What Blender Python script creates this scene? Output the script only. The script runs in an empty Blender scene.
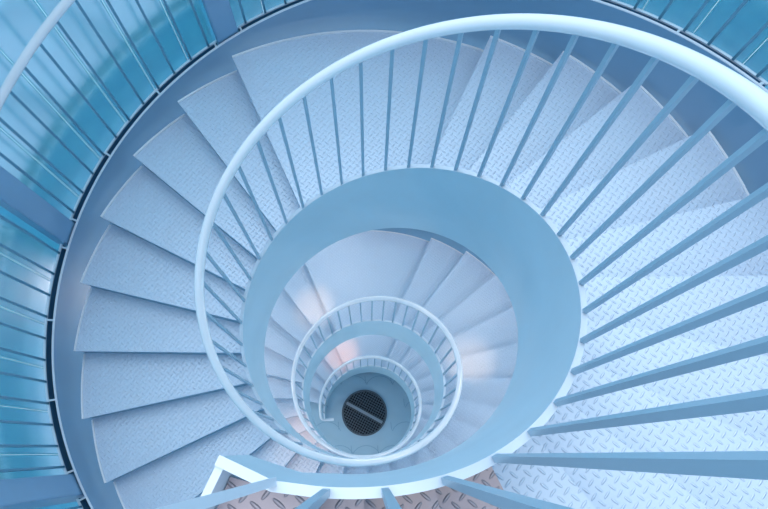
import bpy, bmesh, math
from mathutils import Matrix, Vector
PI = math.pi
S = 0.8                      # metres per drawing unit (inner well radius)
C = bpy.context.scene.collection
R = math.radians

# ------------------------------------------------------------------ stair geometry
H1 = 0.2128                  # rise
SIG = 0.226                  # angle of a winder
T1 = 2.0049                  # angle of the front nosing of the landing at level 0
NR = 25                      # risers in a full turn
DROP = NR * H1
A_IN, A_OUT, A_CH = 0.2236, 0.09, 0.05
RAIL_H, OUT_RAIL_H = 1.6793, 1.42
R_TREAD, R_OUT, R_CH, R_GLASS = 2.6479, 2.75, 2.85, 3.09
Z_FLOOR = -55 * H1
PH_END = T1 + 4 * PI + R(75)
PH_TOP = R(-89.7)
Z_PLAT = 13.95 * H1

def rin(p):  return 1 - .0171*math.cos(p) - .0002*math.sin(p) + .0182*math.cos(2*p) - .0042*math.sin(2*p) + (.014*math.exp(-((p+R(60))/R(25))**2) if p < .3 else 0)
def rout(p): return 1 + .0207*math.cos(p) - .0144*math.sin(p)
def rrim(p):
    x = max(0., min(1., (R(85)-p)/R(35))); x = x*x*(3-2*x)
    return rout(p) - .02*x if p < R(90) else rout(p)
def pitch(p): return -DROP * (p - T1) / (2*PI)
def nose(n):
    q, m = divmod(n, NR)
    return T1 + 2*PI*q + m*SIG
def P(r, p, z, t=0.0):
    return Vector(((r*math.cos(p) - t*math.sin(p))*S, (r*math.sin(p) + t*math.cos(p))*S, z*S))
TOFF = 0.042                 # winder nosings pass this far beside the axis

# ------------------------------------------------------------------ camera
F = 645.8359
cam_d = bpy.data.cameras.new('camera'); cam = bpy.data.objects.new('camera', cam_d); C.objects.link(cam)
cam_d.sensor_fit = 'HORIZONTAL'; cam_d.sensor_width = 36; cam_d.lens = F/768*36
cam_d.clip_start = 0.02; cam_d.clip_end = 500
ROT = Matrix.Rotation(-.0225, 3, 'Y') @ Matrix.Rotation(.2958, 3, 'X')
CAM = Vector((.0604, -.8874, 4.8106))
cam.matrix_world = Matrix.Translation(CAM*S) @ ROT.to_4x4()
bpy.context.scene.camera = cam

# ------------------------------------------------------------------ mesh helpers
def link(name, bm, mat, parent=None, smooth=False):
    bmesh.ops.recalc_face_normals(bm, faces=bm.faces[:])
    me = bpy.data.meshes.new(name); bm.to_mesh(me); bm.free()
    if smooth:
        for f in me.polygons: f.use_smooth = True
        me.set_sharp_from_angle(angle=R(35))
    me.materials.append(mat)
    o = bpy.data.objects.new(name, me); C.objects.link(o)
    if parent: o.parent = parent
    return o
def empty(name, loc=(0, 0, 0)):
    o = bpy.data.objects.new(name, None); C.objects.link(o); o.location = loc
    o.empty_display_size = .1
    return o
def tag(o, label=None, cat=None, group=None, kind=None):
    if label: o['label'] = label
    if cat: o['category'] = cat
    if group: o['group'] = group
    if kind: o['kind'] = kind
    return o
def sweep(bm, rings, closed=False):
    """rings: list of lists of Vectors of equal length, each ring a closed loop"""
    vs = [[bm.verts.new(p) for p in r] for r in rings]
    n = len(vs[0])
    for a, b in zip(vs, vs[1:]):
        for i in range(n):
            bm.faces.new((a[i], a[(i+1) % n], b[(i+1) % n], b[i]))
    if closed:
        for i in range(n): bm.faces.new((vs[-1][i], vs[-1][(i+1) % n], vs[0][(i+1) % n], vs[0][i]))
    else:
        bm.faces.new(vs[0]); bm.faces.new(list(reversed(vs[-1])))
def band(bm, prof, phis):
    """prof(phi) -> list of (r, z)"""
    sweep(bm, [[P(r, p, z) for r, z in prof(p)] for p in phis])
def frange(a, b, n): return [a + (b-a)*i/n for i in range(n+1)]
def tube(bm, pts, rad, seg=14):
    rings = []
    up = Vector((0, 0, 1))
    for i, p in enumerate(pts):
        t = (pts[min(i+1, len(pts)-1)] - pts[max(i-1, 0)]).normalized()
        u = up.cross(t)
        u = u.normalized() if u.length > 1e-3 else Vector((1, 0, 0))
        v = t.cross(u).normalized()
        rings.append([p + (u*math.cos(2*PI*k/seg) + v*math.sin(2*PI*k/seg))*rad for k in range(seg)])
    sweep(bm, rings)
def bar(bm, a, b, w, d, side):
    """rectangular bar from a to b; side = direction of width w"""
    t = (b-a).normalized(); u = (side - t*side.dot(t)).normalized(); v = t.cross(u)
    rings = [[p + u*sx*w/2 + v*sy*d/2 for sx, sy in ((-1,-1),(1,-1),(1,1),(-1,1))] for p in (a, b)]
    sweep(bm, rings)
def disc(bm, cx, cy, z0, z1, r, seg=64):
    sweep(bm, [[Vector((cx + r*math.cos(2*PI*k/seg), cy + r*math.sin(2*PI*k/seg), z)) for k in range(seg)] for z in (z0, z1)])

# ------------------------------------------------------------------ materials
def newmat(name):
    m = bpy.data.materials.new(name); m.use_nodes = True
    nt = m.node_tree; b = nt.nodes['Principled BSDF']
    return m, nt, b
def paint(name, col, rough=.4, metal=0., spec=.5, noise=.04, bump=.0):
    m, nt, b = newmat(name); N = nt.nodes; L = nt.links
    tc = N.new('ShaderNodeTexCoord'); nz = N.new('ShaderNodeTexNoise')
    nz.inputs['Scale'].default_value = 2.2; nz.inputs['Detail'].default_value = 5
    L.new(tc.outputs['Object'], nz.inputs['Vector'])
    rp = N.new('ShaderNodeValToRGB')
    rp.color_ramp.elements[0].position = .3; rp.color_ramp.elements[1].position = .7
    rp.color_ramp.elements[0].color = [c*(1-noise) for c in col] + [1]
    rp.color_ramp.elements[1].color = [min(1, c*(1+noise)) for c in col] + [1]
    L.new(nz.outputs['Fac'], rp.inputs['Fac']); L.new(rp.outputs['Color'], b.inputs['Base Color'])
    b.inputs['Roughness'].default_value = rough; b.inputs['Metallic'].default_value = metal
    b.inputs['Specular IOR Level'].default_value = spec
    return m
def plate(name, col, rough, metal, cell, strength, wear_glow=.08, wear_glow_col=(.5, .4, .36)):
    """five-bar style chequer plate: raised lozenges alternating in direction"""
    m, nt, b = newmat(name); N = nt.nodes; L = nt.links
    def M(op, a, c=None, d=None):
        n = N.new('ShaderNodeMath'); n.operation = op
        for i, v in enumerate((a, c, d)):
            if v is None: continue
            if isinstance(v, (int, float)): n.inputs[i].default_value = v
            else: L.new(v, n.inputs[i])
        return n.outputs[0]
    tc = N.new('ShaderNodeTexCoord'); mp = N.new('ShaderNodeMapping')
    mp.inputs['Rotation'].default_value = (0, 0, R(38)); s = 1/cell
    mp.inputs['Scale'].default_value = (s, s, s)
    L.new(tc.outputs['Object'], mp.inputs['Vector'])
    sx = N.new('ShaderNodeSeparateXYZ'); L.new(mp.outputs[0], sx.inputs[0])
    x, y = sx.outputs[0], sx.outputs[1]
    par = M('MODULO', M('ABSOLUTE', M('ADD', M('FLOOR', x), M('FLOOR', y))), 2)
    fx = M('SUBTRACT', M('FRACT', x), .5); fy = M('SUBTRACT', M('FRACT', y), .5)
    ip = M('SUBTRACT', 1, par)
    a = M('ADD', M('MULTIPLY', fx, par), M('MULTIPLY', fy, ip))
    c = M('ADD', M('MULTIPLY', fy, par), M('MULTIPLY', fx, ip))
    da = M('POWER', M('ABSOLUTE', M('DIVIDE', a, .52)), 2); dc = M('POWER', M('ABSOLUTE', M('DIVIDE', c, .15)), 2)
    d = M('SUBTRACT', 1, M('ADD', da, dc)); hgt = M('POWER', M('MAXIMUM', d, 0.0), .8)
    bp = N.new('ShaderNodeBump'); bp.inputs['Strength'].default_value = strength; bp.inputs['Distance'].default_value = .005
    L.new(hgt, bp.inputs['Height']); L.new(bp.outputs[0], b.inputs['Normal'])
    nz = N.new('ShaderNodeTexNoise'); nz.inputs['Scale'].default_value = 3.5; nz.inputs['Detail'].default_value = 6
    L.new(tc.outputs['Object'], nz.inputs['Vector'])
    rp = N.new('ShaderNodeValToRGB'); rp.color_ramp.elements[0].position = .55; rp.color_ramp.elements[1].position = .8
    rp.color_ramp.elements[0].color = (0, 0, 0, 1); rp.color_ramp.elements[1].color = (wear_glow, wear_glow, wear_glow, 1)
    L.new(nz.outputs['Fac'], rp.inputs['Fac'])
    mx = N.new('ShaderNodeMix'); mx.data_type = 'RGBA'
    L.new(rp.outputs['Color'], mx.inputs['Factor']); mx.inputs['A'].default_value = (*col, 1); mx.inputs['B'].default_value = (*wear_glow_col, 1)
    # the tops of the lozenges are a little brighter
    mx2 = N.new('ShaderNodeMix'); mx2.data_type = 'RGBA'; mx2.blend_type = 'ADD'
    L.new(M('MULTIPLY', hgt, .12), mx2.inputs['Factor']); L.new(mx.outputs['Result'], mx2.inputs['A']); mx2.inputs['B'].default_value = (.5, .5, .5, 1)
    L.new(mx2.outputs['Result'], b.inputs['Base Color'])
    b.inputs['Roughness'].default_value = rough; b.inputs['Metallic'].default_value = metal
    return m
def glass_mat():
    m = bpy.data.materials.new('tinted_glass'); m.use_nodes = True; nt = m.node_tree; N = nt.nodes; L = nt.links
    N.clear(); out = N.new('ShaderNodeOutputMaterial')
    tr = N.new('ShaderNodeBsdfTransparent'); tr.inputs[0].default_value = (.16, .80, 1.0, 1)
    gl = N.new('ShaderNodeBsdfGlossy'); gl.inputs['Color'].default_value = (.94, .95, 1, 1); gl.inputs['Roughness'].default_value = .2
    fr = N.new('ShaderNodeLayerWeight'); fr.inputs['Blend'].default_value = .35
    mr = N.new('ShaderNodeMapRange'); mr.inputs['To Min'].default_value = .56; mr.inputs['To Max'].default_value = .85
    L.new(fr.outputs['Fresnel'], mr.inputs['Value'])
    mx = N.new('ShaderNodeMixShader'); L.new(mr.outputs[0], mx.inputs[0]); L.new(tr.outputs[0], mx.inputs[1]); L.new(gl.outputs[0], mx.inputs[2])
    L.new(mx.outputs[0], out.inputs[0]); return m

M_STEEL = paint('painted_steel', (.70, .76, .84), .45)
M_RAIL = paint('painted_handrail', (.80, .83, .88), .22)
M_IN = paint('inner_stringer_shaded_paint', (.50, .66, .76), .5)  # darker than the rim: shade of the upright face put into the colour
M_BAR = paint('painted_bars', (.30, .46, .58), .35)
M_OUT = paint('outer_stringer_shaded_paint', (.17, .34, .50), .42)  # shade of the upright outer face put into the colour
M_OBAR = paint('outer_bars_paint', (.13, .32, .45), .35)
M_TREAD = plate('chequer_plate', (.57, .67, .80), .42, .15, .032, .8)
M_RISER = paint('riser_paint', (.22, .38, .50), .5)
M_PLAT = plate('warm_lit_chequer_plate', (.42, .35, .38), .36, .3, .034, 1.0, .6, (.58, .34, .22))  # warm reflected light painted into the base and patch colours
M_COL = paint('column_paint', (.22, .40, .58), .4)
M_CHAN = paint('channel_steel', (.70, .80, .88), .3)
M_GAP_SHADE = paint('dark_gap_shade', (.06, .22, .38), .5)  # shade of the gap put into the colour
M_JOINT = paint('glass_edge', (.16, .66, .76), .4)
M_FLOOR = paint('floor_coating', (.40, .56, .66), .35)
M_SEAM = paint('floor_seam', (.26, .42, .54), .5)
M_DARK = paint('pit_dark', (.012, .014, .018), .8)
M_IRON = paint('cast_iron', (.10, .13, .16), .5, .3)
M_IRON2 = paint('iron_bar', (.24, .28, .32), .4, .3)
M_GROUND = paint('ground_paving', (.74, .90, .95), .8, noise=.15)
M_GLASS = glass_mat()

# ------------------------------------------------------------------ the staircase
stair = tag(empty('spiral_staircase', (0, 0, Z_FLOOR*S)), 'pale blue painted steel spiral staircase with chequer plate steps winding down round an open well', 'staircase')
ZB = Vector((0, 0, -Z_FLOOR*S))
class Off:                       # children are modelled in world space and hung on an Empty at floor height
    pass
def hang(o, root):
    o.parent = root; o.matrix_parent_inverse = Matrix.Translation(root.location).inverted()
    return o

PH0 = R(-96)                     # where the inner rim leaves the helix and ends at the top platform
def unproj(px, py, z):
    d = ROT @ Vector(((px-384)/F, (254.5-py)/F, -1))
    k = (z - CAM.z)/d.z
    return CAM + d*k
ZR = 3.10
c0, c1 = unproj(272, 486, ZR), unproj(222, 462, ZR)
def smooth01(x): x = max(0, min(1, x)); return x*x*(3-2*x)
def rim_z(p):
    z = pitch(p) + A_IN
    if p < R(-60):
        w = smooth01((R(-60)-p)/R(40)); z = z*(1-w) + ZR*w
    return z
TH = .021
bm = bmesh.new()
path = []
for p in frange(R(-94), PH_END, 900):
    z = rim_z(p); r = rin(p); d = Vector((math.cos(p), math.sin(p), 0))
    path.append((Vector((r*d.x, r*d.y, z)), d, 1.02 + .18*smooth01((p-R(-94))/R(20))))
def lerp(a, b, t): return a + (b-a)*t
first = path[0][0]
pre = []
for q0, q1, n in ((c1, c0, 4), (c0, first, 4)):
    for i in range(n):
        v = lerp(q0, q1, i/n); pre.append(v)
pre2 = []
for i, v in enumerate(pre):
    nx = pre[i+1] if i+1 < len(pre) else first
    t = (nx - v); t.z = 0; t.normalize(); pre2.append((v, Vector((t.y, -t.x, 0)), .42 + .6*i/len(pre)))
path = pre2 + path
v0, d0, h0 = path[0]; tt = (path[1][0]-v0).normalized(); path[0] = (v0 - tt*TH*.6, d0, h0)
rings = []
for v, d, hgt in path:
    zb = max(v.z - hgt, Z_FLOOR + .0)
    if zb > v.z - .02: zb = v.z - .02
    rings.append([(v + d*TH*a)*1.0 for a in (-.5, .5)] + [Vector((v.x + d.x*TH*a, v.y + d.y*TH*a, zb)) for a in (.5, -.5)])
sweep(bm, [[q*S for q in r] for r in rings])
hang(tag(link('inner_stringer', bm, M_IN, smooth=True), 'tall curved stringer plate around the open well'), stair)
bm = bmesh.new(); rings = []  # added pale strip: light on the inner rim put into colour
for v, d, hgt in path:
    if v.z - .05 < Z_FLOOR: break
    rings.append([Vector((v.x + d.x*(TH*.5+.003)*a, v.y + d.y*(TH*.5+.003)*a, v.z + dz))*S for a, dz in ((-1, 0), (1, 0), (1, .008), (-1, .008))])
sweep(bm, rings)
hang(tag(link('lit_rim_strip', bm, M_STEEL, smooth=True), 'pale strip painting the lit top edge of the inner stringer'), stair)

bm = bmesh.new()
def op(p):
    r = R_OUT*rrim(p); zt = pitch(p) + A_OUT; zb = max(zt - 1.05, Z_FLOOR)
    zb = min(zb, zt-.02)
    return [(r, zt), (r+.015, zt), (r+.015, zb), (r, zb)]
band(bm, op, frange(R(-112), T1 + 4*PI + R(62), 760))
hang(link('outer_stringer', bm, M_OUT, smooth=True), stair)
bm = bmesh.new()  # added pale strip: light on the outer rim put into colour
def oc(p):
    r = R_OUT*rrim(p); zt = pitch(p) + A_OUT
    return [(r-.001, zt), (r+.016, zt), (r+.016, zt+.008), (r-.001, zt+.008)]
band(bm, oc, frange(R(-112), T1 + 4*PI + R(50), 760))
hang(tag(link('lit_rim_strip', bm, M_STEEL, smooth=True), 'pale strip painting the lit top edge of the outer stringer'), stair)

def add_step(n, name='stair_step'):
    pf = nose(n); pb = nose(n-1); z = -n*H1
    if n == -13: pb = R(-97)
    if n == -14: pf = R(-97); z = Z_PLAT; pb = R(-110.5)
    seg = max(6, int((pf-pb)/R(1.5)))
    back = pb - R(.5) if n > -13 else pb
    ro = lambda p: R_TREAD*rout(p)
    bm = bmesh.new(); th = .022
    phis = frange(back, pf, seg)
    def edge(p):
        # the nosing line runs slightly beside the axis
        return TOFF
    rr = []
    for p in phis:
        ri = rin(p) + TH*.5 + .001
        rr.append([P(ri, p, z, TOFF), P(ro(p), p, z, TOFF), P(ro(p), p, z-th, TOFF), P(ri, p, z-th, TOFF)])
    sweep(bm, rr)
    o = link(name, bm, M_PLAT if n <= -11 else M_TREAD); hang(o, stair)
    # riser: folded plate under the nosing, closing the step down to the next tread
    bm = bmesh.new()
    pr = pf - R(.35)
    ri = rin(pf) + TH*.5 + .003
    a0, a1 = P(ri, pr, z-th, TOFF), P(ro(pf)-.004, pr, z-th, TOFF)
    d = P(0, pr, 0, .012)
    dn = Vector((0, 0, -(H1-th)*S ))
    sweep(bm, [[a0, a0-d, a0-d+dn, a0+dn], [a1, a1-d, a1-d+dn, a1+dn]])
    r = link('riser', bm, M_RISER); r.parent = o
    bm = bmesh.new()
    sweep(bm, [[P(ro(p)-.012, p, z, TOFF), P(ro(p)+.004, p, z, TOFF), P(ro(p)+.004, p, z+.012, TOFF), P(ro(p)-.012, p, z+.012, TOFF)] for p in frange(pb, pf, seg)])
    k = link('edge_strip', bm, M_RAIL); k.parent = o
    return o
for n in range(-14, 55):
    if n % 25 == 0: tag(add_step(n, 'landing'), 'long landing plate, wider than the winder steps')
    elif n == -14: tag(add_step(n, 'top_platform'), 'reddish chequer plate with painted warm sheen at the head of the stair')
    else: add_step(n)

# toe plate closing the top platform
bm = bmesh.new()
e0 = c1.copy(); e1 = unproj(200, 507, ZR)
dr = (e1-e0); dr.z = 0; dr.normalize(); e2 = e0 + dr*1.72
sd = Vector((-dr.y, dr.x, 0))*TH
q = lambda v, z: Vector((v.x, v.y, z))*S
e0 = e0 + dr*TH*.5
sweep(bm, [[q(e0-sd*.5, ZR), q(e0+sd*.5, ZR), q(e0+sd*.5, ZR-.5), q(e0-sd*.5, ZR-.5)],
           [q(e2-sd*.5, ZR), q(e2+sd*.5, ZR), q(e2+sd*.5, ZR-.5), q(e2-sd*.5, ZR-.5)]])
hang(link('toe_plate', bm, M_STEEL), stair)

# ------------------------------------------------------------------ inner railing
rail = tag(empty('inner_railing', (0, 0, Z_FLOOR*S)), 'round white handrail on square pale blue bars spiralling round the open well', 'railing')
RR = .9921
def rail_pt(p):
    z = pitch(p) + RAIL_H
    if p < R(-60):
        w = smooth01((R(-60)-p)/R(40)); z = z*(1-w) + (ZR+RAIL_H-A_IN)*w
    return P(RR*rin(p), p, z)
pts = [rail_pt(p) for p in frange(R(-70), PH_END, 620)]
v = (pts[-1]-pts[-2]).normalized()
pe = pts[-1]; pts += [pe + v*.03 + Vector((.02, 0, -.01)), pe + v*.045 + Vector((.06, 0, -.012)), pe + v*.045 + Vector((.22, .01, -.012))]
bm = bmesh.new(); tube(bm, pts, .0305*S, 18)
hang(link('handrail', bm, M_RAIL, smooth=True), rail)
DEL = .1589; PHB = -1.7738
i = 1
while PHB + DEL*i < PH_END - .02:
    p = PHB + DEL*i
    if i in (2, 3): p -= .012
    zb = rim_z(p); top = rail_pt(p).z - .02*S
    a = P(rin(p), p, zb-.002); b = Vector((RR*rin(p)*math.cos(p)*S, RR*rin(p)*math.sin(p)*S, top))
    bm = bmesh.new(); bar(bm, a, b, .0185*S, .0185*S, Vector((math.cos(p), math.sin(p), 0)))
    hang(link('baluster', bm, M_BAR), rail)
    i += 1
NBAL = i
bm = bmesh.new()
ba, bc = unproj(273, 482, ZR), unproj(140, 521, 3.85)
bar(bm, ba*S, bc*S, .021*S, .021*S, Vector((0, 0, 1)))
hang(tag(link('end_brace', bm, M_STEEL), 'slanting square bar closing the rail at the top platform'), rail)

# ------------------------------------------------------------------ outer railing, columns, glazing
COLS = [R(115 + 45*k) for k in range(-4, 4)]
orail = tag(empty('outer_railing', (0, 0, Z_FLOOR*S)), 'outer guard railing of thin dark bars and round handrail before the blue glass wall', 'railing')
pts = [P(2.875*rout(p), p, pitch(p) + OUT_RAIL_H) for p in frange(R(-60), R(268), 240)]
bm = bmesh.new(); tube(bm, pts, .032*S, 14)
hang(link('handrail', bm, M_RAIL, smooth=True), orail)
bays = [(COLS[k] , COLS[k] + R(45)) for k in range(8)]
for a, b in bays:
    if a < R(20) or b > R(255): continue
    bm = bmesh.new(); e = R(2.15)
    def ch(p):
        r = R_CH*rrim(p); z = pitch(p) + A_CH
        return [(r-.008, z), (r+.012, z), (r+.012, z-.014), (r-.008, z-.014)]
    band(bm, ch, frange(a+e, b-e, 40)); ob = hang(link('bottom_channel', bm, M_CHAN, smooth=True), orail)
    bm = bmesh.new()  # added dark sheet standing for the shade in the gap
    def fa(p):
        r = R_CH*rrim(p); z = pitch(p) + A_CH
        return [(r-.004, z-.014), (r+.008, z-.014), (r+.006, z-.55), (r-.006, z-.55)]
    band(bm, fa, frange(a+e, b-e, 40)); hang(tag(link('gap_shade_sheet', bm, M_GAP_SHADE, smooth=True), 'dark sheet added below the channel to shade the gap'), orail)
    for off in (2.6, 15.5, 29.5, 42.4):
        p = a + R(off)
        bm = bmesh.new(); z = pitch(p) + A_CH - .01
        bar(bm, P((R_OUT+.02)*rrim(p), p, z), P(R_CH*rrim(p), p, z), .016*S, .016*S, Vector((0, 0, 1)))
        hang(link('bracket', bm, M_CHAN), orail)
    for k in range(1, 12):
        p = a + R(3.75*k)
        bm = bmesh.new()
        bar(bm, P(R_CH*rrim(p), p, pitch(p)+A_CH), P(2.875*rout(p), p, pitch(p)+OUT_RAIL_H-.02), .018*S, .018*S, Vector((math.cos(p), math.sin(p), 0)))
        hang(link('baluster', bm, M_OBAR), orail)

colname = {115: 'blue steel column at the top edge of the photo beside the wide landing',
           160: 'blue steel column on the left, halfway down the glass wall',
           205: 'blue steel column in the bottom left corner beside the outer stringer'}
for deg, lab in colname.items():
    p = R(deg); bm = bmesh.new(); w = .095
    r0 = (R_OUT+.03)*rout(p); r1 = r0 + .2
    sweep(bm, [[P(r0, p, z, -w), P(r0, p, z, w), P(r1, p, z, w), P(r1, p, z, -w)] for z in (Z_FLOOR, 3.6)])
    bmesh.ops.bevel(bm, geom=bm.edges[:], offset=.006, segments=2, affect='EDGES')
    root = tag(empty('steel_column', P(r0+.1, p, Z_FLOOR)), lab, 'column', 'columns between the glass bays')
    hang(link('shaft', bm, M_COL), root)
    bm = bmesh.new()
    sweep(bm, [[P(r0-.06, p, z, -w-.06), P(r0-.06, p, z, w+.06), P(r1+.05, p, z, w+.06), P(r1+.05, p, z, -w-.06)] for z in (Z_FLOOR, Z_FLOOR+.03)])
    hang(link('base_plate', bm, M_COL), root)

ZG0, ZG1 = Z_FLOOR, 3.6
for k, (a, b) in enumerate(bays):
    w = tag(empty('window_%d' % (k+1), P(R_GLASS, (a+b)/2, ZG0)), 'curved bay of tinted blue glass in the stair wall', None, None, 'structure')
    for j in range(6):
        p0, p1 = a + R(7.5*j), a + R(7.5*(j+1)); e = R(.02)
        bm = bmesh.new()
        for p, pn in zip(frange(p0+e, p1-e, 5), frange(p0+e, p1-e, 5)[1:]):
            r, rn = R_GLASS*rout(p), R_GLASS*rout(pn)
            vs = [bm.verts.new(x) for x in (P(r, p, ZG0), P(rn, pn, ZG0), P(rn, pn, ZG1), P(r, p, ZG1))]
            bm.faces.new(vs)
        bmesh.ops.remove_doubles(bm, verts=bm.verts[:], dist=1e-5)
        hang(link('glass_pane', bm, M_GLASS, smooth=True), w)
        for s in (-1, 1):
            bm = bmesh.new(); p = p0 + s*R(.14); r = R_GLASS*rout(p)
            bar(bm, P(r, p, ZG0), P(r, p, ZG1), .007*S, .006*S, Vector((math.cos(p), math.sin(p), 0)))
            hang(link('glass_edge', bm, M_JOINT), w)

# ------------------------------------------------------------------ floor, grate, ground
bm = bmesh.new(); disc(bm, 0, 0, (Z_FLOOR-.2)*S, Z_FLOOR*S, 3.35*S, 128)
fl = tag(link('floor', bm, M_FLOOR), kind='structure')
# faint joints between the floor slabs: staggered arcs
bm = bmesh.new()
zf = Z_FLOOR*S + .0015
def seam(pts):
    for a, b in zip(pts, pts[1:]):
        bar(bm, Vector((*a, zf)), Vector((*b, zf)), .012, .003, Vector((-(b[1]-a[1]), b[0]-a[0], 0)))
for j in range(-3, 4):
    for i in range(-3, 4):
        cx, cy = i*.52 + (.26 if j % 2 else 0), j*.45
        pp = [(cx + .3*math.cos(t), cy + .3*math.sin(t)) for t in frange(R(25), R(155), 8)]
        if all(math.hypot(*x) > .5 for x in pp) and all(math.hypot(*x) < 2.3 for x in pp): seam(pp)
        l = [(cx + .26*.9, cy + .15), (cx + .22, cy + .3)]
        if all(math.hypot(*x) > .5 for x in l) and all(math.hypot(*x) < 2.3 for x in l): seam(l)
s_ = link('slab_joints', bm, M_SEAM); s_.parent = fl

gx, gy, gr = -.055*S, 0.03*S, .56*S
grate = tag(empty('floor_grate', (gx, gy, Z_FLOOR*S)), 'round black mesh grate set in the floor at the bottom of the stairwell', 'grate')
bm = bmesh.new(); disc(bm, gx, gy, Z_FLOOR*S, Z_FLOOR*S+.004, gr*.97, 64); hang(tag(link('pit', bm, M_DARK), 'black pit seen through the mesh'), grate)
bm = bmesh.new()
seg = 72
sweep(bm, [[Vector((gx + r*math.cos(t), gy + r*math.sin(t), Z_FLOOR*S + z)) for r, z in ((gr*.93, .0), (gr*.93, .03), (gr, .03), (gr, .0))] for t in [2*PI*k/seg for k in range(seg)]], closed=True)
hang(link('frame', bm, M_IRON, smooth=True), grate)
bm = bmesh.new()
nb = 17; ca, sa = math.cos(R(-28)), math.sin(R(-28))
for k in range(-nb//2+1, nb//2+1):
    o_ = k*gr*1.86/nb; L_ = math.sqrt(max(0, (gr*.93)**2 - o_*o_))
    for (ux, uy) in ((ca, sa), (-sa, ca)):
        vx, vy = -uy, ux
        a = Vector((gx + vx*o_ - ux*L_, gy + vy*o_ - uy*L_, Z_FLOOR*S+.018)); b = Vector((gx + vx*o_ + ux*L_, gy + vy*o_ + uy*L_, Z_FLOOR*S+.018))
        bar(bm, a, b, .012, .012, Vector((0, 0, 1)))
hang(link('mesh_panel', bm, M_IRON), grate)
bm = bmesh.new(); u = Vector((ca, sa, 0))*gr*.9; c = Vector((gx, gy, Z_FLOOR*S+.034))
bar(bm, c-u, c+u, .016, .06, Vector((0, 0, 1)))
hang(tag(link('cross_bar', bm, M_IRON2), 'grey flat bar across the middle'), grate)

bm = bmesh.new(); disc(bm, 0, 0, (Z_FLOOR-.4)*S, (Z_FLOOR-.2)*S, 60, 64)
tag(link('ground', bm, M_GROUND), kind='structure')

# ------------------------------------------------------------------ light
w = bpy.data.worlds.new('world'); bpy.context.scene.world = w; w.use_nodes = True
N = w.node_tree.nodes; L = w.node_tree.links
bg = N['Background']; tc = N.new('ShaderNodeTexCoord'); sx = N.new('ShaderNodeSeparateXYZ'); rp = N.new('ShaderNodeValToRGB')
L.new(tc.outputs['Generated'], sx.inputs[0]); mr = N.new('ShaderNodeMapRange')
mr.inputs['From Min'].default_value = -1; mr.inputs['From Max'].default_value = 1
L.new(sx.outputs[2], mr.inputs['Value']); L.new(mr.outputs[0], rp.inputs['Fac'])
e = rp.color_ramp.elements
e[0].position = .45; e[0].color = (.10, .36, .58, 1)
e[1].position = 1.0; e[1].color = (.82, .91, 1.0, 1)
x = e.new(.55); x.color = (.34, .64, .88, 1)
x = e.new(.75); x.color = (.58, .79, 1.0, 1)
L.new(rp.outputs['Color'], bg.inputs['Color']); bg.inputs['Strength'].default_value = 1.02

sd_ = bpy.data.lights.new('soft_daylight', 'SUN'); sd_.energy = 1.9; sd_.angle = R(60); sd_.color = (.80, .90, 1)
so = bpy.data.objects.new('soft_daylight', sd_); C.objects.link(so)
so.rotation_euler = Vector((-.3, 1.0, 2.0)).to_track_quat('Z', 'Y').to_euler()

def lamp(loc, power, col, size):
    d = bpy.data.lights.new('coil_fill_lamp', 'POINT'); d.energy = power; d.color = col; d.shadow_soft_size = size
    o = bpy.data.objects.new('coil_fill_lamp', d); C.objects.link(o); o.location = loc; return o
# unseen fill lamps added between the coils to brighten the lower levels
for q, pw in ((1, 22), (2, 17)):
    for a in (-20, 40, 100, 160, 220, 280):
        p = R(a) + 2*PI*q
        lamp(P(2.45, p, pitch(p) + 2.6), pw, (1, .86, .78), .06)

def spot(px, py, z, up, power, col, cone):
    q_ = unproj(px, py, z); d = bpy.data.lights.new('soffit_spot', 'SPOT'); d.energy = power; d.color = col
    d.spot_size = R(cone); d.spot_blend = 1; d.shadow_soft_size = .03
    o = bpy.data.objects.new('soffit_spot', d); C.objects.link(o); o.location = Vector((q_.x, q_.y, q_.z + up))*S
spot(298, 440, -6.8, 4.0, 110, (1, .45, .2), 18)
spot(300, 462, -2.0, 1.6, 10, (1, .55, .3), 34)
spot(474, 356, -4.0, 4.0, 130, (1, .62, .35), 12)
spot(314, 306, -5.5, 4.0, 130, (1, .60, .35), 12)
spot(341, 352, -10.7, 3.6, 130, (1, .36, .12), 18)

v = bpy.context.scene.view_settings
v.view_transform = 'Standard'; v.look = 'None'; v.gamma = 1; v.exposure = .15
v.use_curve_mapping = False
